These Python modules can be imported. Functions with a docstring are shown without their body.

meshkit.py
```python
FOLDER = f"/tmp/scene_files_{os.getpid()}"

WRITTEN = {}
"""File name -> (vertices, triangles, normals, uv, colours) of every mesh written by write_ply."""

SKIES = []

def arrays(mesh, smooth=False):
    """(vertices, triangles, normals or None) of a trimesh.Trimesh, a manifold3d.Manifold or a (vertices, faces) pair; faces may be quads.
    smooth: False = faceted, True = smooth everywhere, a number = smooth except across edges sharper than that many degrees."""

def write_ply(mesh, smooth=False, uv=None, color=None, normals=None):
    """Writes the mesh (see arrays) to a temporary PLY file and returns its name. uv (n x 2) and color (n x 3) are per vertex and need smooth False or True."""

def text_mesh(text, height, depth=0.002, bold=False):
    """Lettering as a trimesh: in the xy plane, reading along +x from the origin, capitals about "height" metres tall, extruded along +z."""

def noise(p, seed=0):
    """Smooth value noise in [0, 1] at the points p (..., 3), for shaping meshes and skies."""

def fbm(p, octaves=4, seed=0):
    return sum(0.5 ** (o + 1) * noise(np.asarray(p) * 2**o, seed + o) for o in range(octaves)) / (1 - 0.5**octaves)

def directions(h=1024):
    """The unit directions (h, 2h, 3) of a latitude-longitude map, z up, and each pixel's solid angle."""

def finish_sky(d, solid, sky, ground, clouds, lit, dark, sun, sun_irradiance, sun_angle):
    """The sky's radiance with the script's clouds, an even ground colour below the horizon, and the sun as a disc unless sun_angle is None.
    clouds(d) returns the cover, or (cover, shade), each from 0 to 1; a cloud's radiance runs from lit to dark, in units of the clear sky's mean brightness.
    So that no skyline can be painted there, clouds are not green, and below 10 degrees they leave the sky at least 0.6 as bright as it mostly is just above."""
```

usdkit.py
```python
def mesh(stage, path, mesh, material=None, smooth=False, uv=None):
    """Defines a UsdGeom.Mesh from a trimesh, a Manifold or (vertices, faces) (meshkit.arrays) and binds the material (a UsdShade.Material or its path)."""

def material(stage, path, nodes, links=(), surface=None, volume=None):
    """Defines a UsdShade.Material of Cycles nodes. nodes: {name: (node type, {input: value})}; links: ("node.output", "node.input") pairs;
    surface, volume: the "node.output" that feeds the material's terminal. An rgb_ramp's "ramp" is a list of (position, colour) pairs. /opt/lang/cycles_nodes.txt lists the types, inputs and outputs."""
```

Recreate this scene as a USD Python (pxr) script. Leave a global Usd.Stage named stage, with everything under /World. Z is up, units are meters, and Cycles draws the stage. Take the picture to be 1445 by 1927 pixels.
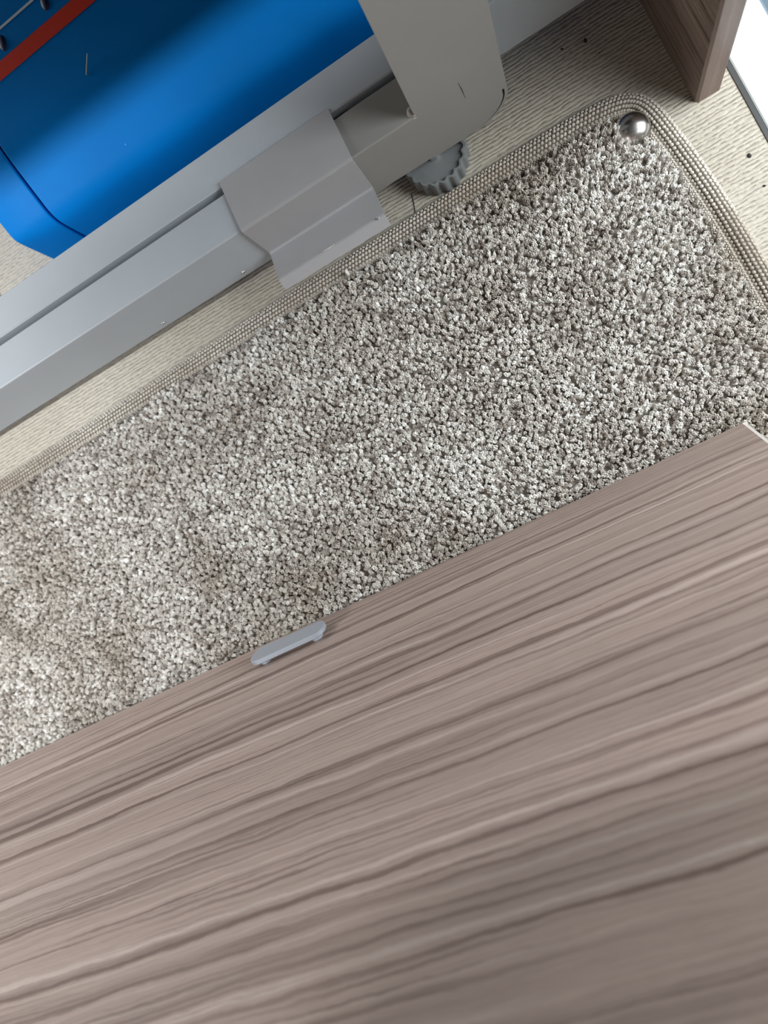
import math, random
import numpy as np, trimesh, usdkit, meshkit
from pxr import Usd, UsdGeom, UsdLux, UsdShade, Gf, Sdf, Vt
from shapely.geometry import Polygon, LineString, Point
from shapely import affinity

random.seed(7)
RNG = np.random.default_rng(7)
stage = Usd.Stage.CreateInMemory()
UsdGeom.SetStageUpAxis(stage, 'Z')
UsdGeom.SetStageMetersPerUnit(stage, 1.0)
UsdGeom.Xform.Define(stage, '/World')
stage.SetDefaultPrim(stage.GetPrimAtPath('/World'))
UsdGeom.Scope.Define(stage, '/World/Looks')

# ------------------------------------------------------------------ camera
# x runs along the seat rail, y from the locker towards the rail, z up; the phone is held 45 cm above the floor
cam = UsdGeom.Camera.Define(stage, '/World/camera')
RIGHT = (0.863800006520256, -0.417758479722996, -0.281651205137022)
DOWN = (-0.428551229549419, -0.903163598772189, 0.025285519661464)
FWD = (-0.264940356282856, 0.098860338217106, -0.959183632648260)
CAM_Z = 0.45
cam.AddTransformOp().Set(Gf.Matrix4d(*RIGHT, 0, *[-a for a in DOWN], 0, *[-a for a in FWD], 0, 0, 0, CAM_Z, 1))
cam.CreateHorizontalApertureAttr(36.0)
cam.CreateVerticalApertureAttr(36.0 * 1927 / 1445)
cam.CreateFocalLengthAttr(36.0 * 1361.58 / 1445)
cam.CreateFStopAttr(10.5)
cam.CreateFocusDistanceAttr(0.405)
cam.CreateClippingRangeAttr(Gf.Vec2f(0.01, 100))
cam.CreateExposureAttr(0.0)

# ------------------------------------------------------------------ light
def aim(prim, pos, target):
    f = Gf.Vec3d(*target) - Gf.Vec3d(*pos); f.Normalize()
    z = -f
    x = Gf.Cross(Gf.Vec3d(0, 0, 1) if abs(z[2]) < 0.98 else Gf.Vec3d(0, 1, 0), z); x.Normalize()
    y = Gf.Cross(z, x)
    UsdGeom.Xformable(prim).AddTransformOp().Set(Gf.Matrix4d(*x, 0, *y, 0, *z, 0, *pos, 1))

def rect(name, pos, target, w, h, power, color):
    l = UsdLux.RectLight.Define(stage, '/World/' + name)
    l.CreateWidthAttr(w); l.CreateHeightAttr(h); l.CreateIntensityAttr(power); l.CreateColorAttr(Gf.Vec3f(*color))
    aim(l, pos, target)

dome = UsdLux.DomeLight.Define(stage, '/World/sky')
dome.CreateIntensityAttr(0.058); dome.CreateColorAttr(Gf.Vec3f(1.0, 0.89, 0.78))
rect('door_daylight', (0.44, 0.055, 0.335), (0.13, 0.11, 0.0), 0.36, 0.40, 12.0, (0.89, 0.965, 1.0))        # open sliding door
rect('unseen_left_light', (-0.72, -0.04, 0.74), (-0.70, 0.25, 0.0), 0.20, 0.035, 405.0, (0.95, 0.98, 1.0))  # unseen source on the left, placed to light the carpet and rails

rect('added_rear_fill', (-0.95, 0.80, 0.40), (-0.2, 0.36, 0.09), 0.36, 0.34, 11.0, (0.95, 0.985, 1.0))   # added fill that lifts the blue case top and the left floor

# ------------------------------------------------------------------ helpers
used = {}
def numbered(parent, name):
    k = (parent, name); n = used.get(k, 0); used[k] = n + 1
    return name if n == 0 else f'{name}_{n:03d}'

def tag(p, label=None, cat=None, group=None, kind=None):
    p = p.GetPrim() if hasattr(p, 'GetPrim') else p
    for k, v in (('label', label), ('category', cat), ('group', group), ('kind', kind)):
        if v: p.SetCustomDataByKey(k, v)
    return p

def thing(name, label, cat, loc=(0, 0, 0), group=None, kind=None):
    x = UsdGeom.Xform.Define(stage, '/World/' + numbered('/World', name))
    if any(loc): x.AddTranslateOp().Set(Gf.Vec3d(*loc))
    return tag(x, label, cat, group, kind)

def obj(name, mesh, mat, parent=None, smooth=30, rotx=None, loc=None, uv=None):
    base = str(parent.GetPath()) if parent is not None else '/World'
    m = usdkit.mesh(stage, base + '/' + numbered(base, name), mesh, mat, smooth=smooth)
    if loc is not None: UsdGeom.Xformable(m).AddTranslateOp().Set(Gf.Vec3d(*loc))
    if rotx is not None: UsdGeom.Xformable(m).AddRotateXOp().Set(rotx)
    return m.GetPrim()

def cat_(*ms): return trimesh.util.concatenate([m for m in ms])

def box(x0, x1, y0, y1, z0, z1, bevel=0.0):
    if bevel <= 0:
        m = trimesh.creation.box([x1 - x0, y1 - y0, z1 - z0])
        m.apply_translation([(x0 + x1) / 2, (y0 + y1) / 2, (z0 + z1) / 2]); return m
    b = bevel; pts = []
    for x, sx in ((x0, 1), (x1, -1)):
        for y, sy in ((y0, 1), (y1, -1)):
            for z, sz in ((z0, 1), (z1, -1)):
                for k in (0.0, 0.3, 1.0):
                    for l in (0.0, 0.3, 1.0):
                        a = np.array([math.cos(k * math.pi / 2) * math.cos(l * math.pi / 2), math.sin(k * math.pi / 2) * math.cos(l * math.pi / 2), math.sin(l * math.pi / 2)])
                        pts.append([x + sx * b * (1 - a[0]), y + sy * b * (1 - a[1]), z + sz * b * (1 - a[2])])
    return trimesh.convex.convex_hull(np.array(pts))

def extrude(poly, d):
    gs = getattr(poly, 'geoms', [poly])
    return cat_(*[trimesh.creation.extrude_polygon(g, d, engine='earcut') for g in gs])

def prism_bevel(poly, d, b):
    """polygon extruded along z from 0 to d with chamfered rims of width b (outer boundary simple)"""
    inner = poly.buffer(-b, join_style='mitre')
    def resample(p):
        return np.array(p.exterior.coords)[:-1]
    o, i = resample(poly), resample(inner)
    if len(o) != len(i): return extrude(poly, d)
    k = np.argmin(((i - o[0]) ** 2).sum(1)); i = np.roll(i, -k, 0)
    if Polygon(o).exterior.is_ccw != Polygon(i).exterior.is_ccw: i = np.roll(i[::-1], 1, 0)
    n = len(o)
    rings = [np.c_[i, np.zeros(n)], np.c_[o, np.full(n, b)], np.c_[o, np.full(n, d - b)], np.c_[i, np.full(n, d)]]
    v = np.vstack(rings); f = []
    for r in range(3):
        for a in range(n):
            c = (a + 1) % n
            f += [[r * n + a, r * n + c, (r + 1) * n + c], [r * n + a, (r + 1) * n + c, (r + 1) * n + a]]
    vv, ff = trimesh.creation.triangulate_polygon(Polygon(i), engine='earcut')
    m1 = trimesh.Trimesh(np.c_[vv, np.zeros(len(vv))], ff[:, ::-1]); m2 = trimesh.Trimesh(np.c_[vv, np.full(len(vv), d)], ff)
    m = cat_(trimesh.Trimesh(v, f, process=False), m1, m2); m.merge_vertices(); m.fix_normals(); return m

def xz(m, y0):
    """a prism built in xy and extruded along z becomes one in xz extruded along +y from y0"""
    m = m.copy(); v = m.vertices; m.vertices = np.c_[v[:, 0], y0 + v[:, 2], v[:, 1]]; m.invert(); m.fix_normals(); return m

def along_x(profile, x0, x1):
    """closed profile in (y, z) swept from x0 to x1"""
    m = extrude(Polygon(profile), x1 - x0); v = m.vertices
    m.vertices = np.c_[x0 + v[:, 2], v[:, 0], v[:, 1]]; m.fix_normals(); return m

def tube(pts, r, n=8):
    pts = np.asarray(pts, float); r = np.broadcast_to(r, len(pts))
    t = np.gradient(pts, axis=0); t /= np.linalg.norm(t, axis=1, keepdims=True)
    a = np.cross(t, [0.31, 0.22, 0.92]); a /= np.linalg.norm(a, axis=1, keepdims=True); b = np.cross(t, a)
    ang = np.arange(n) / n * 2 * np.pi
    v = (pts[:, None] + r[:, None, None] * (np.cos(ang)[None, :, None] * a[:, None] + np.sin(ang)[None, :, None] * b[:, None])).reshape(-1, 3)
    f = []
    for i in range(len(pts) - 1):
        for j in range(n):
            k = (j + 1) % n
            f += [[i * n + j, i * n + k, (i + 1) * n + k], [i * n + j, (i + 1) * n + k, (i + 1) * n + j]]
    c0, c1 = len(v), len(v) + 1
    v = np.vstack([v, pts[0], pts[-1]])
    for j in range(n):
        k = (j + 1) % n
        f += [[c0, k, j], [c1, (len(pts) - 1) * n + j, (len(pts) - 1) * n + k]]
    m = trimesh.Trimesh(v, f, process=False); m.fix_normals(); return m

def arc(cx, cy, r, a0, a1, n=8):
    return [(cx + r * math.cos(math.radians(a)), cy + r * math.sin(math.radians(a))) for a in np.linspace(a0, a1, n)]

def thick(path, t):
    """open polyline (y, z) -> closed outline offset by t to its left"""
    p = np.asarray(path, float); d = np.gradient(p, axis=0); d /= np.linalg.norm(d, axis=1, keepdims=True)
    return np.vstack([p, (p + t * np.c_[-d[:, 1], d[:, 0]])[::-1]])

# ------------------------------------------------------------------ materials
def L(path): return '/World/Looks/' + path
def srgb(r, g, b):
    return tuple(((c / 255) / 12.92 if c / 255 <= 0.04045 else ((c / 255 + 0.055) / 1.055) ** 2.4) for c in (r, g, b))

def plain(name, col, rough=0.5, metal=0.0, speck=0.0, bump=0.0, bscale=900, spec=None, coat=0.0, speck_col=(0.03, 0.03, 0.03), vary=0.06, vscale=14):
    lo = tuple(c * (1 - vary) for c in col); hi = tuple(min(1, c * (1 + vary)) for c in col)
    nodes = {'g': ('geometry', {}), 'n': ('noise_texture', {'scale': vscale, 'detail': 3}), 'r': ('rgb_ramp', {'ramp': [(0.35, lo), (0.65, hi)]}),
             'p': ('principled_bsdf', {'roughness': rough, 'metallic': metal, 'coat_weight': coat, 'specular_ior_level': 0.5 if spec is None else spec})}
    links = [('g.position', 'n.vector'), ('n.fac', 'r.fac')]
    last = 'r.color'
    if speck:
        nodes['v'] = ('voronoi_texture', {'scale': speck}); nodes['vr'] = ('rgb_ramp', {'ramp': [(0.0, (1, 1, 1)), (0.018, (1, 1, 1)), (0.032, (0, 0, 0)), (1, (0, 0, 0))]})
        nodes['w'] = ('separate_color', {}); nodes['th'] = ('math', {'math_type': 'less_than', 'value2': 0.22}); nodes['mu'] = ('math', {'math_type': 'multiply'})
        nodes['mx'] = ('mix_color', {'b': speck_col})
        links += [('g.position', 'v.vector'), ('v.distance', 'vr.fac'), ('v.color', 'w.color'), ('w.r', 'th.value1'), ('th.value', 'mu.value1'), ('vr.color', 'mu.value2'), ('mu.value', 'mx.fac'), (last, 'mx.a')]
        last = 'mx.result'
    links.append((last, 'p.base_color'))
    if bump:
        nodes['bn'] = ('noise_texture', {'scale': bscale, 'detail': 2}); nodes['b'] = ('bump', {'strength': bump, 'distance': 0.0004})
        links += [('g.position', 'bn.vector'), ('bn.fac', 'b.height'), ('b.normal', 'p.normal')]
    return usdkit.material(stage, L(name), nodes, links, surface='p.BSDF')

def wood(name, along, across, dark, mid, light, rough=0.42, strength=1.0, seed=0.0):
    """laminate: long wavy dark and light lines; along / across are axis vectors picking the grain direction and the way across it"""
    A, C = np.array(along, float), np.array(across, float)
    def mp(a, c, o): return ('mapping', {'scale': tuple(A * a + C * c), 'location': (o + seed, o * 0.7 + seed, o * 0.3)})
    nodes = {'t': ('texture_coordinate', {}),
             'mw': mp(13, 42, 1.3), 'nw': ('noise_texture', {'scale': 1.0, 'detail': 5, 'roughness': 0.66}), 'vs': ('vector_math', {'math_type': 'subtract', 'vector2': (0.5, 0.5, 0.5)}), 'vm': ('vector_math', {'math_type': 'multiply', 'vector2': tuple(C * 0.0080)}), 'va': ('vector_math', {'math_type': 'add'}),
             'm1': mp(1.3, 205, 0.0), 'm2': mp(3.2, 620, 3.1), 'm3': mp(1.0, 26, 9.1), 'm4': mp(60, 1500, 1.1), 'm5': mp(9, 80, 5.3),
             'n1': ('noise_texture', {'scale': 1.0, 'detail': 2, 'roughness': 0.5}), 'n2': ('noise_texture', {'scale': 1.0, 'detail': 2, 'roughness': 0.5}),
             'n3': ('noise_texture', {'scale': 1.0, 'detail': 2}), 'n4': ('noise_texture', {'scale': 1.0, 'detail': 2}), 'n5': ('noise_texture', {'scale': 1.0, 'detail': 2}),
             'r1': ('rgb_ramp', {'ramp': [(0.32, dark), (0.46, mid), (0.56, mid), (0.68, light)]}),
             'r2': ('rgb_ramp', {'ramp': [(0.34, (0.52, 0.49, 0.47)), (0.46, (0.96, 0.95, 0.95)), (0.66, (1.08,) * 3)]}),
             'r3': ('rgb_ramp', {'ramp': [(0.3, (0.84,) * 3), (0.7, (1.1,) * 3)]}), 'r4': ('rgb_ramp', {'ramp': [(0.3, (0.90,) * 3), (0.7, (1.06,) * 3)]}), 'r5': ('rgb_ramp', {'ramp': [(0.38, (0.25,) * 3), (0.6, (1.0,) * 3)]}),
             'x1': ('mix_color', {'blend_type': 'multiply'}), 'ml': ('math', {'math_type': 'multiply', 'value2': strength}), 'x2': ('mix_color', {'blend_type': 'multiply', 'fac': 1.0}), 'x3': ('mix_color', {'blend_type': 'multiply', 'fac': 1.0}),
             'b': ('bump', {'strength': 0.12, 'distance': 0.0002}), 'p': ('principled_bsdf', {'roughness': rough, 'specular_ior_level': 0.35})}
    links = [('t.object', 'mw.vector'), ('mw.vector', 'nw.vector'), ('nw.color', 'vs.vector1'), ('vs.vector', 'vm.vector1'), ('vm.vector', 'va.vector1'), ('t.object', 'va.vector2')]
    links += [('va.vector', f'm{k}.vector') for k in (1, 2, 3, 4, 5)] + [(f'm{k}.vector', f'n{k}.vector') for k in (1, 2, 3, 4, 5)] + [(f'n{k}.fac', f'r{k}.fac') for k in (1, 2, 3, 4, 5)]
    links += [('r5.color', 'ml.value1'), ('ml.value', 'x1.fac'), ('r1.color', 'x1.a'), ('r2.color', 'x1.b'), ('x1.result', 'x2.a'), ('r3.color', 'x2.b'), ('x2.result', 'x3.a'), ('r4.color', 'x3.b'), ('x3.result', 'p.base_color'), ('n4.fac', 'b.height'), ('b.normal', 'p.normal')]
    return usdkit.material(stage, L(name), nodes, links, surface='p.BSDF')

WD, WM, WL = srgb(112, 93, 85), srgb(162, 143, 134), srgb(186, 169, 160)
M_wood = wood('grey_oak_laminate', (1, 0, 0), (0, 1, 0), WD, WM, WL)
M_board = wood('grey_oak_board', (0, 1, 0), (1, 0, 1), srgb(104, 86, 76), srgb(140, 121, 111), srgb(160, 142, 132), seed=2.0)
M_edge = plain('pale_edge_band', srgb(196, 188, 182), 0.4)
M_board_edge = wood('board_edge_band', (0, 0, 1), (1, 0, 0), srgb(100, 83, 75), srgb(120, 102, 94), srgb(132, 115, 107), strength=0.35)
M_alu = plain('silver_grey_paint', srgb(172, 178, 184), 0.42, speck=55, bump=0.05, bscale=2500, vary=0.03)
M_leg = plain('warm_grey_paint', srgb(140, 138, 134), 0.45, speck=0, bump=0.05, bscale=2500, vary=0.03)
M_bracket = plain('grey_plastic_profile', srgb(163, 162, 164), 0.33, speck=60, bump=0.06, bscale=3000, vary=0.03)
M_weld = plain('painted_weld', srgb(170, 166, 158), 0.5, bump=0.6, bscale=700)
M_knob = plain('grey_knob_plastic', srgb(120, 123, 124), 0.42, bump=0.08, bscale=1500)
M_steel = plain('bright_steel', (0.78, 0.78, 0.78), 0.22, metal=1.0)
M_chrome = plain('worn_chrome', (0.70, 0.69, 0.67), 0.24, metal=1.0, bump=0.10, bscale=300)
M_handle = plain('grey_anodised_handle', srgb(160, 165, 174), 0.38, metal=0.25, vary=0.02)
M_blue = plain('blue_plastic', srgb(0, 118, 200), 0.5, spec=0.08, speck=70, speck_col=srgb(120, 190, 235), bump=0.10, bscale=2600, vary=0.04)
M_red = plain('red_print', srgb(205, 48, 22), 0.5, vary=0.04)
M_white = plain('white_print', srgb(200, 215, 225), 0.5)
M_recess = plain('dark_blue_recess', srgb(8, 24, 66), 0.5)
M_navy = plain('navy_webbing', srgb(28, 42, 64), 0.8, bump=0.5, bscale=1200)
M_sill = plain('white_sill', srgb(206, 212, 211), 0.35, speck=60, vary=0.02)
M_seal = plain('dark_grey_seal', srgb(70, 70, 70), 0.6)
M_step = plain('blue_grey_step', srgb(120, 136, 150), 0.6)
M_shade_block = plain('shade_block_cloth', srgb(52, 50, 50), 0.85, bump=0.4, bscale=1500)  # dark cover of the unseen seat block and the added leaf
M_backing = plain('mat_backing', srgb(186, 176, 166), 0.9, bump=0.4, bscale=1200)
M_hair = plain('pale_hair', srgb(205, 192, 170), 0.45)
M_crumb = plain('dark_crumb', srgb(50, 44, 40), 0.8)
M_straw = plain('dry_straw', srgb(190, 180, 150), 0.5)

def floor_material():
    """rows of short woven stitches along x: each row a rounded rib, broken by small dark dashes in the grooves"""
    P = 0.00235
    nodes = {'g': ('geometry', {}), 'mw': ('mapping', {'scale': (95, 260, 1)}), 'nw': ('noise_texture', {'scale': 1.0, 'detail': 2}), 'sep': ('separate_xyz', {}),
             'yw': ('math', {'math_type': 'multiply_add', 'value2': 0.0030}), 'ph': ('math', {'math_type': 'multiply', 'value2': 2 * math.pi / P}), 'sn': ('math', {'math_type': 'sine'}),
             'gr': ('map_range', {'range_type': 'smoothstep', 'from_min': -0.35, 'from_max': -0.98, 'to_min': 0.0, 'to_max': 1.0, 'clamp': True}),
             'md': ('mapping', {'scale': (230, 560, 1)}), 'nd': ('noise_texture', {'scale': 1.0, 'detail': 1}),
             'dr': ('map_range', {'range_type': 'smoothstep', 'from_min': 0.42, 'from_max': 0.60, 'to_min': 0.0, 'to_max': 1.0, 'clamp': True}), 'dk': ('math', {'math_type': 'multiply'}), 'dk2': ('math', {'math_type': 'multiply', 'value2': 0.38}),
             'n': ('noise_texture', {'scale': 9, 'detail': 4}), 'n2': ('noise_texture', {'scale': 520, 'detail': 3}),
             'r': ('rgb_ramp', {'ramp': [(0.3, srgb(184, 174, 158)), (0.7, srgb(202, 194, 180))]}), 'r2': ('rgb_ramp', {'ramp': [(0.25, (0.84,) * 3), (0.75, (1.05,) * 3)]}),
             'x': ('mix_color', {'blend_type': 'multiply', 'fac': 1.0}), 'x2': ('mix_color', {'b': srgb(84, 76, 66)}),
             'v': ('voronoi_texture', {'scale': 90}), 'vr': ('rgb_ramp', {'ramp': [(0.0, (1, 1, 1)), (0.035, (1, 1, 1)), (0.06, (0, 0, 0)), (1, (0, 0, 0))]}), 'w': ('separate_color', {}),
             'th': ('math', {'math_type': 'less_than', 'value2': 0.12}), 'mu': ('math', {'math_type': 'multiply'}), 'x3': ('mix_color', {'b': (0.03, 0.028, 0.025)}),
             'hs': ('math', {'math_type': 'multiply', 'value2': 0.55}), 'h1': ('math', {'math_type': 'multiply_add', 'value2': -1.2}), 'h2': ('math', {'math_type': 'multiply_add', 'value2': 0.5}),
             'b': ('bump', {'strength': 0.55, 'distance': 0.0005}), 'p': ('principled_bsdf', {'roughness': 0.55})}
    links = [('g.position', 'mw.vector'), ('mw.vector', 'nw.vector'), ('g.position', 'sep.vector'), ('nw.fac', 'yw.value1'), ('sep.y', 'yw.value3'), ('yw.value', 'ph.value1'), ('ph.value', 'sn.value1'), ('sn.value', 'gr.value'),
             ('g.position', 'md.vector'), ('md.vector', 'nd.vector'), ('nd.fac', 'dr.value'), ('dr.result', 'dk.value1'), ('gr.result', 'dk.value2'), ('dk.value', 'dk2.value1'),
             ('g.position', 'n.vector'), ('g.position', 'n2.vector'), ('n.fac', 'r.fac'), ('n2.fac', 'r2.fac'), ('r.color', 'x.a'), ('r2.color', 'x.b'), ('x.result', 'x2.a'), ('dk2.value', 'x2.fac'),
             ('g.position', 'v.vector'), ('v.distance', 'vr.fac'), ('v.color', 'w.color'), ('w.r', 'th.value1'), ('th.value', 'mu.value1'), ('vr.color', 'mu.value2'), ('mu.value', 'x3.fac'), ('x2.result', 'x3.a'), ('x3.result', 'p.base_color'),
             ('dk.value', 'h1.value1'), ('sn.value', 'hs.value1'), ('hs.value', 'h1.value3'), ('n2.fac', 'h2.value1'), ('h1.value', 'h2.value3'), ('h2.value', 'b.height'), ('b.normal', 'p.normal')]
    return usdkit.material(stage, L('ribbed_woven_vinyl'), nodes, links, surface='p.BSDF')
M_floor = floor_material()

PATCH = (7.7, 3.3, 0.2)
def pile_material(name, col):
    """wool yarn: a speckle of darker and lighter strands and, over it, uneven brownish patches"""
    nodes = {'g': ('geometry', {}), 'mp': ('mapping', {'location': PATCH}), 'n': ('noise_texture', {'scale': 9.5, 'detail': 5, 'roughness': 0.66}), 'r': ('rgb_ramp', {'ramp': [(0.36, (0.70, 0.655, 0.61)), (0.50, (0.92, 0.905, 0.89)), (0.64, (1.08, 1.09, 1.09))]}),
             'n2': ('noise_texture', {'scale': 330, 'detail': 2}), 'r2': ('rgb_ramp', {'ramp': [(0.36, (0.80, 0.79, 0.78)), (0.50, (0.97,) * 3), (0.64, (1.12,) * 3)]}),
             'x': ('mix_color', {'blend_type': 'multiply', 'fac': 1.0, 'a': col, 'use_clamp': False}), 'x2': ('mix_color', {'blend_type': 'multiply', 'fac': 1.0}),
             'd': ('principled_bsdf', {'roughness': 0.8, 'specular_ior_level': 0.2, 'sheen_weight': 0.15, 'sheen_roughness': 0.5})}
    return usdkit.material(stage, L(name), nodes, [('g.position', 'mp.vector'), ('mp.vector', 'n.vector'), ('n.fac', 'r.fac'), ('g.position', 'n2.vector'), ('n2.fac', 'r2.fac'), ('r.color', 'x.b'), ('x.result', 'x2.a'), ('r2.color', 'x2.b'), ('x2.result', 'd.base_color')], surface='d.BSDF')
PILE = [pile_material(f'wool_tone_{k}', srgb(*c)) for k, c in enumerate(((233, 230, 225), (218, 214, 208), (192, 185, 178), (162, 153, 145), (246, 245, 242)))]
M_bead = pile_material('binding_yarn', srgb(205, 198, 188))
M_bindbase = plain('binding_base', srgb(104, 94, 84), 0.9)

# ------------------------------------------------------------------ setting
tag(obj('floor', box(-1.1, 0.166, -0.9, 0.95, -0.02, 0.0), M_floor), 'ribbed beige woven vinyl floor around the mat', None, None, 'structure')
sill = thing('trim_1', 'glossy white plastic door sill beyond the end of the ribbed floor', None, kind='structure')
obj('sill', box(0.1682, 0.1945, -0.6, 0.7, -0.02, 0.0012, 0.0008), M_sill, sill)
obj('seal', box(0.1655, 0.1690, -0.6, 0.7, -0.02, 0.0006), M_seal, sill)
tag(obj('trim_2', cat_(box(0.1945, 0.75, -0.6, 0.7, -0.16, -0.15, 0.002), box(0.1945, 0.1975, -0.6, 0.7, -0.15, -0.004), box(0.1945, 0.2035, 0.176, 0.186, -0.006, 0.0)), M_step), 'blue-grey entry step below the white sill', None, None, 'structure')

# upright wooden board standing on the floor
BX0, BX1, BY0 = 0.1434, 0.1574, 0.1760
board = thing('cabinet_side', 'upright brown wood-effect board with pale front edge standing on the floor behind the mat corner', 'cabinet side panel', (BX0, BY0, 0))
obj('panel', box(0, BX1 - BX0, 0.0012, 0.52, 0.0, 0.42), M_board, board, smooth=False)
ebx = Polygon([(0.0016, 0), (BX1 - BX0 - 0.0004, 0), (BX1 - BX0, 0.0012), (0, 0.0012)])
obj('edge_band', extrude(ebx, 0.42), M_board_edge, board, smooth=False)

# ------------------------------------------------------------------ carpet mat
def chaikin(p, n=3):
    p = np.asarray(p, float)
    for _ in range(n):
        q = np.empty((2 * len(p), p.shape[1])); q[0::2] = np.vstack([p[:1], 0.75 * p[:-1] + 0.25 * p[1:]]); q[1::2] = np.vstack([0.75 * p[:-1] + 0.25 * p[1:], p[-1:]])
        a = [p[0]]
        for i in range(len(p) - 1): a += [0.75 * p[i] + 0.25 * p[i + 1], 0.25 * p[i] + 0.75 * p[i + 1]]
        p = np.array(a + [p[-1]])
    return p
def resample(p, step):
    s = np.r_[0, np.cumsum(np.linalg.norm(np.diff(p, axis=0), axis=1))]; t = np.arange(0, s[-1], step)
    return np.c_[np.interp(t, s, p[:, 0]), np.interp(t, s, p[:, 1])]
rim = chaikin([(-0.68, 0.190), (-0.50, 0.1955), (-0.389, 0.1985), (-0.2311, 0.2026), (-0.1186, 0.2060), (-0.0398, 0.2058), (0.0104, 0.2070), (0.0428, 0.2072), (0.0724, 0.2073), (0.094, 0.2066), (0.1155, 0.2035), (0.1250, 0.1935), (0.1285, 0.1720), (0.1333, 0.1354), (0.1354, 0.1013), (0.136, 0.0744), (0.1375, 0.0), (0.138, -0.035)])
rim = resample(rim, 0.0012)
from scipy.ndimage import gaussian_filter1d
rim = gaussian_filter1d(rim, 5.5, axis=0, mode='nearest')
d = np.gradient(rim, axis=0); d /= np.linalg.norm(d, axis=1, keepdims=True)
nin = np.c_[d[:, 1], -d[:, 0]]                                    # towards the inside of the mat
mat = thing('carpet_mat', 'grey-beige cut-pile carpet mat with knitted taupe border and rounded corner on the floor', 'carpet mat')
outline = np.vstack([rim + nin * 0.003, [(-0.68, -0.035)]])
obj('backing', extrude(Polygon(outline).buffer(0), 0.0035), M_backing, mat, smooth=False)
# border: a padded roll with a thin flat band inside it
def sweep(prof, close=True):
    """profile (inset from the rim, height) swept along the rim"""
    k = slice(None, None, 3); R, N = rim[k], nin[k]; P = np.asarray(prof); n, m = len(R), len(P)
    v = np.concatenate([R[:, None] + N[:, None] * P[None, :, :1], np.broadcast_to(P[None, :, 1:], (n, m, 1))], 2).reshape(-1, 3)
    f = []
    for i in range(n - 1):
        for j in range(m - 1): f += [[i * m + j, i * m + j + 1, (i + 1) * m + j + 1], [i * m + j, (i + 1) * m + j + 1, (i + 1) * m + j]]
    t = trimesh.Trimesh(v, f, process=False)
    return t if t.face_normals[:, 2].mean() > 0 else trimesh.Trimesh(v, np.array(f)[:, ::-1], process=False)
RW, RH = 0.0112, 0.0056
def roll(s, k=1.0):
    a = math.pi * s
    return RW / 2 - RW / 2 * math.cos(a) * k, 0.0003 + RH * math.sin(a) ** 0.8 * k
prof = [roll(s) for s in np.linspace(0, 1, 13)] + [(RW + 0.0004, 0.0018), (RW + 0.0012, 0.0044), (RW + 0.0046, 0.0052), (RW + 0.0062, 0.0035)]
obj('border_tape', sweep(prof), M_bindbase, mat, smooth=True)
bead0 = trimesh.creation.icosphere(1, 1.0)
beads_v, beads_f, cnt = [], [], 0
arcs = np.r_[0, np.cumsum(np.linalg.norm(np.diff(rim, axis=0), axis=1))]
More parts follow.
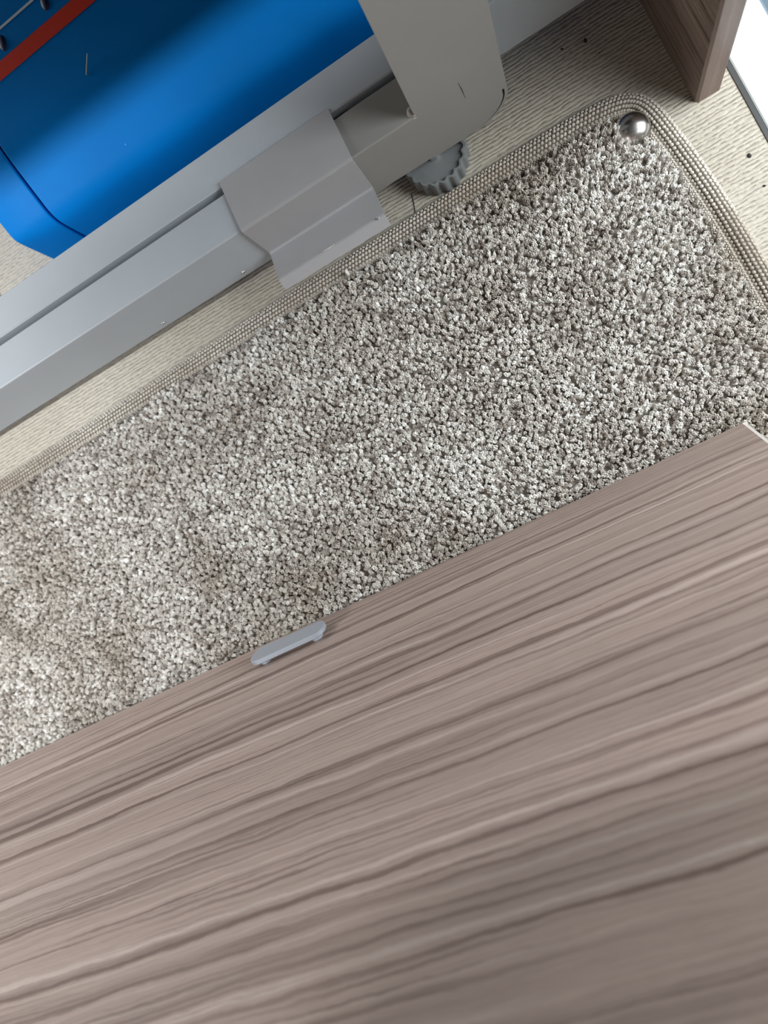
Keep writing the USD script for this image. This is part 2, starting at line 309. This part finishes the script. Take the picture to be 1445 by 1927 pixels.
def add_bead(s, inset, h, rx, ry, rz, skew, nrm=(0.0, 1.0)):
    global cnt
    p = np.array([np.interp(s, arcs, rim[:, 0]), np.interp(s, arcs, rim[:, 1])]); i = min(int(np.searchsorted(arcs, s)), len(rim) - 1)
    T, N = d[i], nin[i]
    up = np.array([*(N * nrm[0]), nrm[1]]); t3 = np.array([*T, 0.0]); s3 = np.cross(up, t3)
    a = t3 * math.cos(skew) + s3 * math.sin(skew); b = np.cross(up, a)
    q = np.array([*(p + N * inset), h])
    beads_v.append(q + bead0.vertices[:, :1] * rx * a + bead0.vertices[:, 1:2] * ry * b + bead0.vertices[:, 2:] * rz * up); beads_f.append(bead0.faces + cnt); cnt += len(bead0.vertices)
S0, S1 = np.interp(-0.60, rim[:, 0], arcs), arcs[-1]
rows = [0.10, 0.24, 0.385, 0.53, 0.675, 0.82, 0.94]
for r, sr in enumerate(rows):
    ins, h = roll(sr); a = math.pi * sr
    nn = np.array([-math.cos(a), max(0.25, math.sin(a))]); nn /= np.linalg.norm(nn)
    for s in np.arange(S0 + (r % 2) * 0.00125, S1, 0.0025):
        add_bead(s + RNG.normal(0, 1e-4), ins + RNG.normal(0, 8e-5), h, 0.00122, 0.00098, 0.0009, 0.55 + RNG.normal(0, 0.1), nn)
for r, (ins, h) in enumerate(((RW + 0.0015, 0.0047), (RW + 0.0028, 0.0052), (RW + 0.0041, 0.0053))):
    for s in np.arange(S0 + (r % 2) * 0.0009, S1, 0.0018):
        add_bead(s, ins, h, 0.00085, 0.0005, 0.00055, (-0.7 if r % 2 else 0.7) + RNG.normal(0, 0.12))
tag(obj('border_stitches', trimesh.Trimesh(np.vstack(beads_v), np.vstack(beads_f), process=False), M_bead, mat, smooth=True), 'knitted beige loops of the border', kind='stuff')

ug = np.stack(np.meshgrid(np.arange(-0.6, 0.14, 0.0014), np.arange(-0.034, 0.21, 0.0014)), -1)
un, um = ug.shape[:2]; up = ug.reshape(-1, 2); uz = 0.0066 + 0.0022 * meshkit.noise(np.c_[up * 480, np.zeros(len(up))], 21)
ui = np.arange(un * um).reshape(un, um); uf = np.stack([ui[:-1, :-1], ui[:-1, 1:], ui[1:, 1:], ui[1:, :-1]], -1).reshape(-1, 4)
import shapely
inside = shapely.contains_xy(Polygon(np.vstack([(rim + nin * (RW + 0.006)), [(-0.68, -0.033)]])).buffer(0), up[:, 0], up[:, 1])
uf = uf[inside[uf].all(1)]; uf = np.vstack([uf[:, [0, 1, 2]], uf[:, [0, 2, 3]]])
under = trimesh.Trimesh(np.c_[up, uz], uf, process=False); under.remove_unreferenced_vertices()
tag(obj('pile_base', under, PILE[2], mat, smooth=True), 'matted lower yarn between the tufts')
# pile: tufts of a few blunt strands each, on one instancer
def strand(base, tip, r, n=5):
    base, tip = np.array(base), np.array(tip); bend = np.array([tip[0] * 0.35, tip[1] * 0.35, tip[2] * 0.55])
    pts = np.array([base, bend, base * 0 + (bend * 0.35 + tip * 0.65), tip * [0.985, 0.985, 0.94], tip])
    return tube(pts, np.array([r * 0.8, r, r * 1.08, r * 0.8, r * 0.22]), n)
def tuft(seed):
    g = np.random.default_rng(seed); ms = []
    k = g.integers(8, 11)
    for i in range(k):
        a = 2 * math.pi * (i + g.uniform(-0.3, 0.3)) / k; rad = g.uniform(0.35, 1.0) * 0.00120 if i else 0.0
        h = g.uniform(0.0088, 0.0102)
        ms.append(strand((rad * 0.3 * math.cos(a), rad * 0.3 * math.sin(a), 0), (rad * math.cos(a), rad * math.sin(a), h), g.uniform(0.00052, 0.00074)))
    return cat_(*ms)
edge_in = Polygon(np.vstack([(rim + nin * (RW + 0.0042)), [(-0.68, -0.034)]])).buffer(0)
region = edge_in.intersection(Polygon([(-0.60, -0.034), (0.2, -0.034), (0.2, 0.3), (-0.60, 0.3)]))
import shapely
PITCH = 0.00195
gx, gy = np.meshgrid(np.arange(-0.6, 0.14, PITCH), np.arange(-0.034, 0.21, PITCH * 0.866))
gx = gx + (np.arange(gx.shape[0])[:, None] % 2) * PITCH / 2
P = np.c_[gx.ravel(), gy.ravel()] + RNG.normal(0, PITCH * 0.20, (gx.size, 2))
P = P[shapely.contains_xy(region, P[:, 0], P[:, 1])]
STUD = np.array([0.1065, 0.1785])
P = P[np.linalg.norm(P - STUD, axis=1) > 0.0092]
pile = UsdGeom.PointInstancer.Define(stage, str(mat.GetPath()) + '/pile')
tag(pile, 'soft speckled grey-beige cut pile', kind='stuff')
protos = []
NP = 15
for k in range(NP):
    m = usdkit.mesh(stage, f'{mat.GetPath()}/pile/tuft' + (f'_{k:03d}' if k else ''), tuft(100 + k), PILE[(0, 1, 2, 3, 0, 1, 2, 1, 4, 0, 1, 2, 3, 1, 4)[k]], smooth=True)
    protos.append(m.GetPath())
pile.CreatePrototypesRel().SetTargets(protos)
NT = len(P)
clump = meshkit.fbm(np.c_[P * 55, np.zeros(NT)], 3, 5)
lean = np.c_[meshkit.fbm(np.c_[P * 40, np.zeros(NT)], 2, 11), meshkit.fbm(np.c_[P * 40, np.full(NT, 4.0)], 2, 12)] - 0.5
dist = shapely.distance(shapely.points(P), edge_in.exterior)
q = []
for i in range(NT):
    ax = RNG.normal(0, 0.20, 2) + lean[i] * 0.6
    yaw = RNG.uniform(0, 2 * math.pi)
    rot = Gf.Rotation(Gf.Vec3d(0, 0, 1), math.degrees(yaw)) * Gf.Rotation(Gf.Vec3d(-ax[1], ax[0], 1e-9), math.degrees(min(0.75, float(np.hypot(*ax)))))
    q.append(Gf.Quath(rot.GetQuat()))
pile.CreateProtoIndicesAttr(Vt.IntArray.FromNumpy(RNG.integers(0, NP, NT).astype(np.int32)))
pile.CreatePositionsAttr(Vt.Vec3fArray.FromNumpy(np.c_[P, np.full(NT, 0.0025)].astype(np.float32)))
pile.CreateOrientationsAttr(Vt.QuathArray(q))
sc = (0.92 + 0.16 * clump + RNG.normal(0, 0.05, NT)) * np.clip(0.80 + dist / 0.03, 0.80, 1)
pile.CreateScalesAttr(Vt.Vec3fArray.FromNumpy(np.repeat(sc[:, None], 3, 1).astype(np.float32)))

# chrome press stud pressed into the pile, tilted
sp = [(0.0, 0.0046), (0.002, 0.0045), (0.0038, 0.0040), (0.0056, 0.0029), (0.0069, 0.0014), (0.0076, 0.0), (0.0079, -0.0010), (0.0074, -0.0016), (0.0, -0.0016)]
st = trimesh.creation.revolve(np.array(sp[::-1]) * 1.28, sections=48); st.fix_normals()
v = st.vertices.copy(); rr = np.hypot(v[:, 0], v[:, 1]); v[:, 2] -= np.where(rr < 0.0025, 0.0004, 0); st.vertices = v
st.apply_transform(trimesh.transformations.rotation_matrix(math.radians(16), [0.9, -0.4, 0])); st.apply_translation([*STUD, 0.0085])
stud = obj('press_stud', st, M_chrome, mat, smooth=40); tag(stud, 'shiny domed chrome press stud')
obj('stud_socket', cat_(trimesh.creation.cylinder(0.005, 0.006, sections=24, transform=trimesh.transformations.translation_matrix([*STUD, 0.0058]))), M_steel, stud)

# ------------------------------------------------------------------ seat frame
YF, YB, ZB, ZT = 0.2205, 0.2455, 0.0235, 0.0715
frame = thing('metal_frame', 'silver-grey painted metal frame with two long rails and an upright leg', 'metal frame')
LX0, LX1, LR = 0.0023, 0.0528, 0.0215
AX = -0.0739                                                      # under the bracket the painted arm of the leg meets the rail
low = Polygon([(-0.75, ZB), (LX0, ZB), (LX0, ZT), (-0.75, ZT)])
low_m = [(YF, ZB + 0.0012), (YF + 0.0012, ZB), (YB - 0.0012, ZB), (YB, ZB + 0.0012), (YB, ZT - 0.0008), (YB - 0.0008, ZT)] + [(YF + 0.0011 - 0.0011 * math.sin(a), ZT - 0.0011 + 0.0011 * math.cos(a)) for a in np.linspace(0, math.pi / 2, 5)]
arm = along_x(low_m, AX, LX0); low_m = along_x(low_m, -0.75, AX)
lower = obj('lower_rail', low_m, M_alu, frame, smooth=25)
legp = Polygon([(LX0, 0.30), (LX0, ZB)] + [(LX1 - LR, ZB)] + arc(LX1 - LR, ZB + LR, LR, -90, 0, 14)[1:] + [(LX1, 0.30)])
legp_s = Polygon([(LX0, 0.30), (LX0, ZB)] + arc(LX1 - LR, ZB + LR, LR, -90, 0, 14) + [(LX1, 0.30)])
slit_o = arc(LX1 - LR, ZB + LR, LR - 0.0017, -84, 6, 16); slit_i = [(LX1 - LR + (LR - 0.0017 - w) * math.cos(math.radians(a)), ZB + LR + (LR - 0.0017 - w) * math.sin(math.radians(a))) for a, w in zip(np.linspace(6, -84, 16), np.r_[0.0011, 0.0014, np.linspace(0.0012, 0.0003, 14)])]
slit = Polygon(slit_o + slit_i)
face = legp_s.difference(slit.buffer(0))
leg = obj('leg', cat_(arm, xz(extrude(face, 0.0025), YF), xz(extrude(legp_s.difference(legp_s.buffer(-0.0016)), YB - YF - 0.0025), YF + 0.0025)), M_leg, frame, smooth=25)
back = along_x([(0.2497, 0.0262), (0.2735, 0.0262), (0.2735, 0.0708), (0.2728, 0.0715), (0.2504, 0.0715), (0.2497, 0.0708)], -0.75, 0.1425)
obj('rear_rail', back, M_alu, frame, smooth=25)
# a strut joins the two rails well behind the bracket; feet carry the rear rail
obj('cross_link', box(-0.70, -0.67, YB, 0.2497, 0.03, 0.06), M_alu, frame)
for x in (-0.66, 0.026):
    obj('rear_foot', trimesh.creation.cylinder(0.009, 0.0262, sections=24, transform=trimesh.transformations.translation_matrix([x, 0.262, 0.0131])), M_knob, frame)
g = trimesh.creation.icosphere(3, 1.0); gv = g.vertices.copy(); gv = gv * [0.0026, 0.0030, 0.0028] * (0.85 + 0.4 * meshkit.noise(gv * 2.3, 3)[:, None]); g.vertices = gv + [LX0 - 0.0004, YF + 0.0030, ZT + 0.0000]
obj('weld', g, M_weld, frame, smooth=True)
# dark scratch on the leg
obj('scratch', tube([(0.0290, YF - 0.00002, 0.0765), (0.0297, YF - 0.00004, 0.069), (0.0300, YF - 0.00002, 0.0600)], [0.00010, 0.00022, 0.00008], 6), M_seal, frame)
for x in (-0.1336, -0.1988):
    rv = trimesh.creation.icosphere(3, 0.0014); rv.apply_scale([1, 0.55, 1]); rv.apply_translation([x, YF - 0.0001, 0.0302])
    obj('rivet', rv, M_steel, frame, smooth=True)
# scalloped levelling foot
KX, KY, KR, KH = 0.0027, 0.2285, 0.0208, 0.0140
ang = np.linspace(0, 2 * np.pi, 19 * 12, endpoint=False)
rad = KR - 0.0016 * np.clip(0.5 - 0.5 * np.cos(ang * 19), 0, 1) ** 1.3
rings = [(0.90, 0.0), (1.0, 0.0012), (1.0, KH - 0.0014), (0.965, KH), (0.90, KH), (0.865, KH - 0.0022), (0.5, KH - 0.0026), (0.22, KH - 0.0022)]
kv, kf, n = [], [], len(ang)
for k, z in rings:
    rk = rad * k if k > 0.87 else np.full(n, KR * k)
    kv.append(np.c_[KX + rk * np.cos(ang), KY + rk * np.sin(ang), np.full(n, z)])
kv = np.vstack(kv + [[[KX, KY, 0]], [[KX, KY, KH - 0.0022]]])
for r in range(len(rings) - 1):
    for a in range(n):
        b = (a + 1) % n; kf += [[r * n + a, r * n + b, (r + 1) * n + b], [r * n + a, (r + 1) * n + b, (r + 1) * n + a]]
for a in range(n):
    b = (a + 1) % n; kf += [[len(kv) - 2, b, a], [len(kv) - 1, (len(rings) - 1) * n + a, (len(rings) - 1) * n + b]]
knob = obj('levelling_foot', trimesh.Trimesh(kv, kf, process=False), M_knob, frame, smooth=35)
tag(knob, 'round grey plastic foot with scalloped rim')
obj('screw', trimesh.creation.cylinder(0.0042, 0.014, sections=24, transform=trimesh.transformations.translation_matrix([KX, KY, 0.0175])), M_steel, knob)

# ------------------------------------------------------------------ stepped bracket over the rail
bt = 0.0012
def bend(pts, r=0.0022, n=5):
    """round the corners of an open (y, z) polyline"""
    pts = np.asarray(pts, float); out = [pts[0]]
    for i in range(1, len(pts) - 1):
        a, b, c = pts[i - 1], pts[i], pts[i + 1]; u = (a - b) / np.linalg.norm(a - b); w = (c - b) / np.linalg.norm(c - b)
        for t in np.linspace(0, 1, n): out.append((1 - t) ** 2 * (b + u * r) + 2 * t * (1 - t) * b + t * t * (b + w * r))
    return np.array(out + [pts[-1]])
path = bend([(0.2518, 0.0728), (0.2190, 0.0734), (0.2186, 0.0362), (0.1966, 0.0440), (0.1917, 0.0385)], 0.0020)
br_prof = thick(path, bt)
bracket = along_x(br_prof, -0.1110, -0.0368)
bk = thing('rail_bracket', 'short stepped grey sheet bracket hooked over the front rail beside the leg', 'bracket', (-0.0739, 0.2190, 0.0728))
bracket.apply_translation([0.0739, -0.2190, -0.0728])
obj('profile', bracket, M_bracket, bk, smooth=28)
nicks = (tube([(-0.0790, 0.1973, 0.0444), (-0.0745, 0.1970, 0.0446), (-0.0705, 0.1971, 0.0445)], [0.0002, 0.0005, 0.0002], 6), tube([(-0.042, 0.1973, 0.0446), (-0.0405, 0.1963, 0.0446), (-0.0400, 0.1970, 0.0447)], [0.0002, 0.0006, 0.0002], 6))
for nick in nicks:
    nick.apply_translation([0.0739, -0.2190, -0.0728])
    tag(obj('burr', nick, M_edge, bk), 'pale raised nick on the lower bend')

# ------------------------------------------------------------------ blue case behind the rails
case = thing('blue_case', 'satin blue moulded plastic case with a red stripe lying behind the rails', 'case', (-0.05, 0.37, 0))
CX, CY = -0.05, 0.37
front = [(0.3000, 0.0), (0.2992, 0.022), (0.2996, 0.046), (0.3000, 0.0560), (0.3012, 0.0612), (0.3045, 0.0662), (0.3121, 0.0712), (0.3233, 0.0785), (0.3323, 0.0843), (0.3411, 0.0886), (0.3550, 0.0930), (0.3690, 0.0982), (0.3872, 0.1047), (0.41, 0.112), (0.44, 0.118), (0.47, 0.119), (0.50, 0.114), (0.515, 0.098), (0.52, 0.07), (0.519, 0.03), (0.518, 0.0)]
fr = np.array(front); fr = np.vstack([fr[:1], chaikin(fr[1:-1], 2), fr[-1:]])
fr = resample(fr, 0.0022)
def case_mesh(stations):
    """stations: (x, inset); the section shrinks by the inset, its foot stays on the floor"""
    base = Polygon(np.vstack([fr, [(fr[-1][0], -0.06), (fr[0][0], -0.06)]]))
    d_ = np.gradient(fr, axis=0); d_ /= np.linalg.norm(d_, axis=1, keepdims=True); nn = np.c_[d_[:, 1], -d_[:, 0]]
    v, f, m = [], [], len(fr)
    for x, ins in stations:
        p = fr + nn * ins; p[:, 1] = np.maximum(p[:, 1], 0.0005); v.append(np.c_[np.full(m, x), p])
    v = np.vstack(v)
    for i in range(len(stations) - 1):
        for j in range(m):
            k = (j + 1) % m; f += [[i * m + j, (i + 1) * m + k, i * m + k], [i * m + j, (i + 1) * m + j, (i + 1) * m + k]]
    a, b = len(v), len(v) + 1; s = len(stations)
    v = np.vstack([v, [[stations[0][0], 0.41, 0.05]], [[stations[-1][0], 0.41, 0.05]]])
    for j in range(m):
        k = (j + 1) % m; f += [[a, k, j], [b, (s - 1) * m + j, (s - 1) * m + k]]
    t = trimesh.Trimesh(v, f, process=False); t.fix_normals(); t.apply_translation([-CX, -CY, 0]); return t
XS = -0.2232
obj('body', case_mesh([(XS + 0.0002, 0.0045), (XS + 0.0003, 0.0012), (XS + 0.0008, 0.0003), (XS + 0.0016, 0.0), (-0.12, 0.0), (0.0, 0.0), (0.10, 0.0), (0.125, 0.002), (0.138, 0.008), (0.142, 0.018)]), M_blue, case, smooth=40)
cap_st = [(XS - 0.0330 - 0.0065 * math.sin(a), 0.0062 + 0.030 * (1 - math.cos(a))) for a in np.linspace(math.pi / 2, 0, 9)] + [(XS - 0.026, 0.0042), (XS - 0.014, 0.0014), (XS - 0.0026, 0.0004), (XS - 0.0016, 0.0007), (XS - 0.0012, 0.0014), (XS - 0.0011, 0.0045)]
cap = obj('end_cap', case_mesh(cap_st), M_blue, case, smooth=40)
obj('inner_sleeve', case_mesh([(XS - 0.004, 0.0034), (XS + 0.004, 0.0034)]), M_recess, case, smooth=40)
def on_case(y): return float(np.interp(y, fr[:len(fr) // 2, 0], fr[:len(fr) // 2, 1]))
def strip(x0, x1, ya0, ya1, yb0, yb1, h):
    """thin raised band on the case: from y ya0..ya1 at x0 to yb0..yb1 at x1"""
    nx, ny = 24, 5; v = []
    for i in range(nx + 1):
        t = i / nx
        for j in range(ny + 1):
            s = j / ny; y = (ya0 * (1 - t) + yb0 * t) * (1 - s) + (ya1 * (1 - t) + yb1 * t) * s
            v.append([x0 + (x1 - x0) * t - CX, y - CY, on_case(y) + h])
    v = np.array(v); f = []
    for i in range(nx):
        for j in range(ny):
            a = i * (ny + 1) + j; f += [[a, a + ny + 1, a + ny + 2], [a, a + ny + 2, a + 1]]
    lo = v - [0, 0, h + 0.0004]; N = len(v); F = np.array(f)
    F = np.vstack([F, F[:, ::-1] + N])
    edge = [i * (ny + 1) for i in range(nx + 1)]; edge2 = [i * (ny + 1) + ny for i in range(nx + 1)]
    side = []
    for e in (edge, edge2):
        for a, b in zip(e[:-1], e[1:]): side += [[a, b, b + N], [a, b + N, a + N]]
    m = trimesh.Trimesh(np.vstack([v, lo]), np.vstack([F, side]), process=False); m.fix_normals(); return m
tag(obj('stripe', strip(XS + 0.003, 0.12, 0.3664, 0.3737, 0.3724, 0.3796, 0.00035), M_red, case, smooth=30), 'red stripe')
tag(obj('pinstripe', strip(XS + 0.003, 0.12, 0.3852, 0.3862, 0.3912, 0.3922, 0.00035), M_white, case, smooth=30), 'thin white line')
for i in range(8):
    x = -0.1862 + i * 0.0349; y = 0.3803 + i * 0.0022
    if x > 0.11: break
    e = trimesh.creation.icosphere(3, 1.0); e.apply_scale([0.0026, 0.0042, 0.0012])
    e.apply_transform(trimesh.transformations.rotation_matrix(math.radians(18), [1, 0, 0])); e.apply_transform(trimesh.transformations.rotation_matrix(math.radians(-22), [0, 0, 1]))
    e.apply_translation([x - CX, y - CY, on_case(y) - 0.0002])
    obj('dimple', e, M_recess, case, smooth=True)
tag(obj('webbing_strap', box(-0.46, -0.3285, 0.300, 0.326, 0.0, 0.004, 0.001), M_navy), 'dark navy strap end lying on the floor behind the rails', 'strap')

# ------------------------------------------------------------------ unseen seat block on the leg, placed to shade the case, frame and carpet
unseen_bench = thing('unseen_bench', 'unseen dark seat block on top of the metal leg, shading the blue case and carpet', 'unseen_bench')
obj('board', box(-0.42, 0.142, 0.2030, 0.75, 0.300, 0.385, 0.004), M_shade_block, unseen_bench)  # out of view, its front edge throws the shadow on the blue case
obj('unseen_cushion', box(-0.10, 0.142, 0.115, 0.75, 0.3852, 0.50, 0.02), M_shade_block, unseen_bench)  # out of view, placed to darken the leg and the floor beside it
obj('added_shade_leaf', cat_(box(-0.507, 0.142, -0.03, 0.079, 0.475, 0.490, 0.003)), M_shade_block, unseen_bench)  # added above the camera only to shade the middle of the carpet
obj('added_leaf_arm', box(0.08, 0.12, 0.055, 0.13, 0.4755, 0.4895), M_shade_block, unseen_bench)  # added to hold the shading leaf

# ------------------------------------------------------------------ wood-effect locker with its sloping front
locker = thing('locker', 'wood-effect locker with a sloping streaky grey-brown front and a small grey pull handle', 'locker', (0, 0.0013, 0.020))
TILT = 115.0                                                     # the front leans back 25 degrees from upright
X1, TH = 0.0865, 0.016
def part(name, m, mat, parent=locker, smooth=False): return obj(name, m, mat, parent, smooth=smooth, rotx=TILT)
def tprism(poly, y0, y1):                                         # polygon in (x, z) along y
    m = extrude(poly, y1 - y0); v = m.vertices; m.vertices = np.c_[v[:, 0], y0 + v[:, 2], v[:, 1]]; m.fix_normals(); return m
part('front_panel', tprism(Polygon([(-0.80, 0), (X1 - 0.0026, 0), (X1 - 0.0026, TH), (-0.80, TH)]), 0.0006, 0.40), M_wood)
part('side_edge_band', tprism(Polygon([(X1 - 0.0026, 0), (X1 - 0.0004, 0.0014), (X1, 0.0024), (X1, TH), (X1 - 0.0026, TH)]), 0.0006, 0.40), M_edge)
m = extrude(Polygon([(0.0006, 0), (0.0006, TH), (0, TH), (0, 0.0006)]), X1 + 0.80); v = m.vertices; m.vertices = np.c_[-0.80 + v[:, 2], v[:, 0], v[:, 1]]; m.fix_normals()
part('bottom_edge_band', m, M_edge)
s65, c65 = math.sin(math.radians(65)), math.cos(math.radians(65))
def back_of(t): return (-c65 * t - s65 * (TH + 0.0005), s65 * t - c65 * (TH + 0.0005))
b0, b1 = back_of(0.06), back_of(0.385)
prof_l = [b0, b1, (-0.62, b1[1]), (-0.62, -0.020), (b0[0] - 0.02, -0.020)]
obj('carcass', along_x(prof_l, -0.78, X1 - 0.02), M_wood, locker, smooth=False)
obj('added_worktop', box(-0.27, 0.12, -0.66, -0.0763, 0.345, 0.366, 0.002), M_wood, locker, smooth=False)  # added overhang out of view, darkens the upper part of the sloping front
# pull handle: a pill-shaped plate on two short posts
hx0, hx1, t0, t1 = -0.2298, -0.1760, 0.0154, 0.0303
hc = Polygon([(hx0, t0), (hx1, t0), (hx1, t1), (hx0, t1)]).buffer(-0.0066).buffer(0.0066, quad_segs=8)
hp = prism_bevel(Polygon(np.array(hc.exterior.coords)[::-1][:-1]), 0.0030, 0.0003); hp.apply_translation([0, 0, -0.0062])
handle = obj('handle', hp, M_handle, locker, smooth=30, rotx=TILT); tag(handle, 'grey pill-shaped pull handle')
for x in (hx0 + 0.008, hx1 - 0.008):
    p = trimesh.creation.cylinder(0.0036, 0.0034, sections=24); p.apply_translation([x, t1 - 0.0070, -0.0017])
    obj('post', p, M_handle, handle, smooth=30)

# ------------------------------------------------------------------ loose bits
def bit(name, pts, r, mat_, label, cat, group=None):
    tag(obj(name, tube(chaikin(pts, 2), r, 5), mat_, None, smooth=True), label, cat, group)
ZC = 0.0125
HG = 'pale hairs on the carpet'
for i, (a, b, r) in enumerate((((0.0423, 0.1676), (0.0484, 0.1783), 0.00014), ((0.0073, 0.1952), (0.0262, 0.1829), 0.00014), ((0.0864, 0.1034), (0.0968, 0.1109), 0.00022), ((0.0624, 0.0381), (0.0709, 0.0476), 0.00022),
                               ((-0.0818, 0.1802), (-0.0637, 0.1773), 0.00016), ((-0.0647, 0.0849), (-0.0605, 0.0974), 0.00010), ((-0.0437, 0.0273), (-0.0382, 0.0424), 0.00010), ((0.0323, 0.1467), (0.0336, 0.1315), 0.00010))):
    a, b = np.array(a), np.array(b); n_ = np.array([-(b - a)[1], (b - a)[0]]); k = (-1) ** i * 0.14
    lab = ('thin pale hair pointing up from the carpet below the frame corner', 'long thin pale hair on the carpet just below the scalloped foot', 'curved straw-coloured fibre on the carpet below the chrome stud', 'straw-coloured fibre on the carpet above the locker corner',
           'faint pale hair on the carpet just below the stepped bracket', 'faint pale hair on the open middle of the carpet', 'faint pale hair on the carpet close to the locker edge', 'faint pale hair on the carpet beside a dark speck')[i]
    bit('carpet_hair', [(*a, 0.0118), (*(a * 0.65 + b * 0.35 + n_ * k), 0.0134), (*(a * 0.3 + b * 0.7 + n_ * k), 0.0136), (*b, 0.0122)], r, M_hair, lab, 'hair')
def crumb(x, y, z, s, seed, label):
    m = trimesh.creation.icosphere(2, 1.0); v = m.vertices; m.vertices = v * (0.6 + 0.8 * meshkit.noise(v * 1.7, seed)[:, None]) * [s, s * 0.62, s * 0.45]
    m.apply_transform(trimesh.transformations.rotation_matrix(0.6 + seed, [0, 0, 1])); m.apply_translation([x, y, z + s * 0.40])
    tag(obj('crumb', m, M_crumb, None, smooth=True), label, 'crumb')
crumb(0.1544, 0.1344, 0, 0.0013, 1, 'dark crumb on the pale floor right of the mat border, the larger one')
crumb(0.1537, 0.1152, 0, 0.0008, 2, 'small dark crumb on the pale floor at the right edge of the picture')
crumb(0.0333, 0.1452, 0.0112, 0.0011, 3, 'black crumb caught in the carpet pile below the frame corner')
crumb(0.1085, 0.2435, 0, 0.0014, 4, 'dark smudge of grit on the shaded floor between the frame leg and the upright board')
crumb(0.0955, 0.2470, 0, 0.0009, 5, 'tiny dark grit on the shaded floor close to the rear rail')
bit('thread', [(-0.0200, 0.2200, 0.0003), (-0.0215, 0.2125, 0.0004), (-0.0232, 0.2080, 0.0003)], 0.0003, M_seal, 'short dark thread on the floor just left of the scalloped foot', 'thread')
bit('straw', [(-0.1519, 0.3428, 0.0895), (-0.1490, 0.3450, 0.0912), (-0.1437, 0.3485, 0.0945)], 0.0003, M_straw, 'tiny pale straw sticking up on the blue case', 'straw')
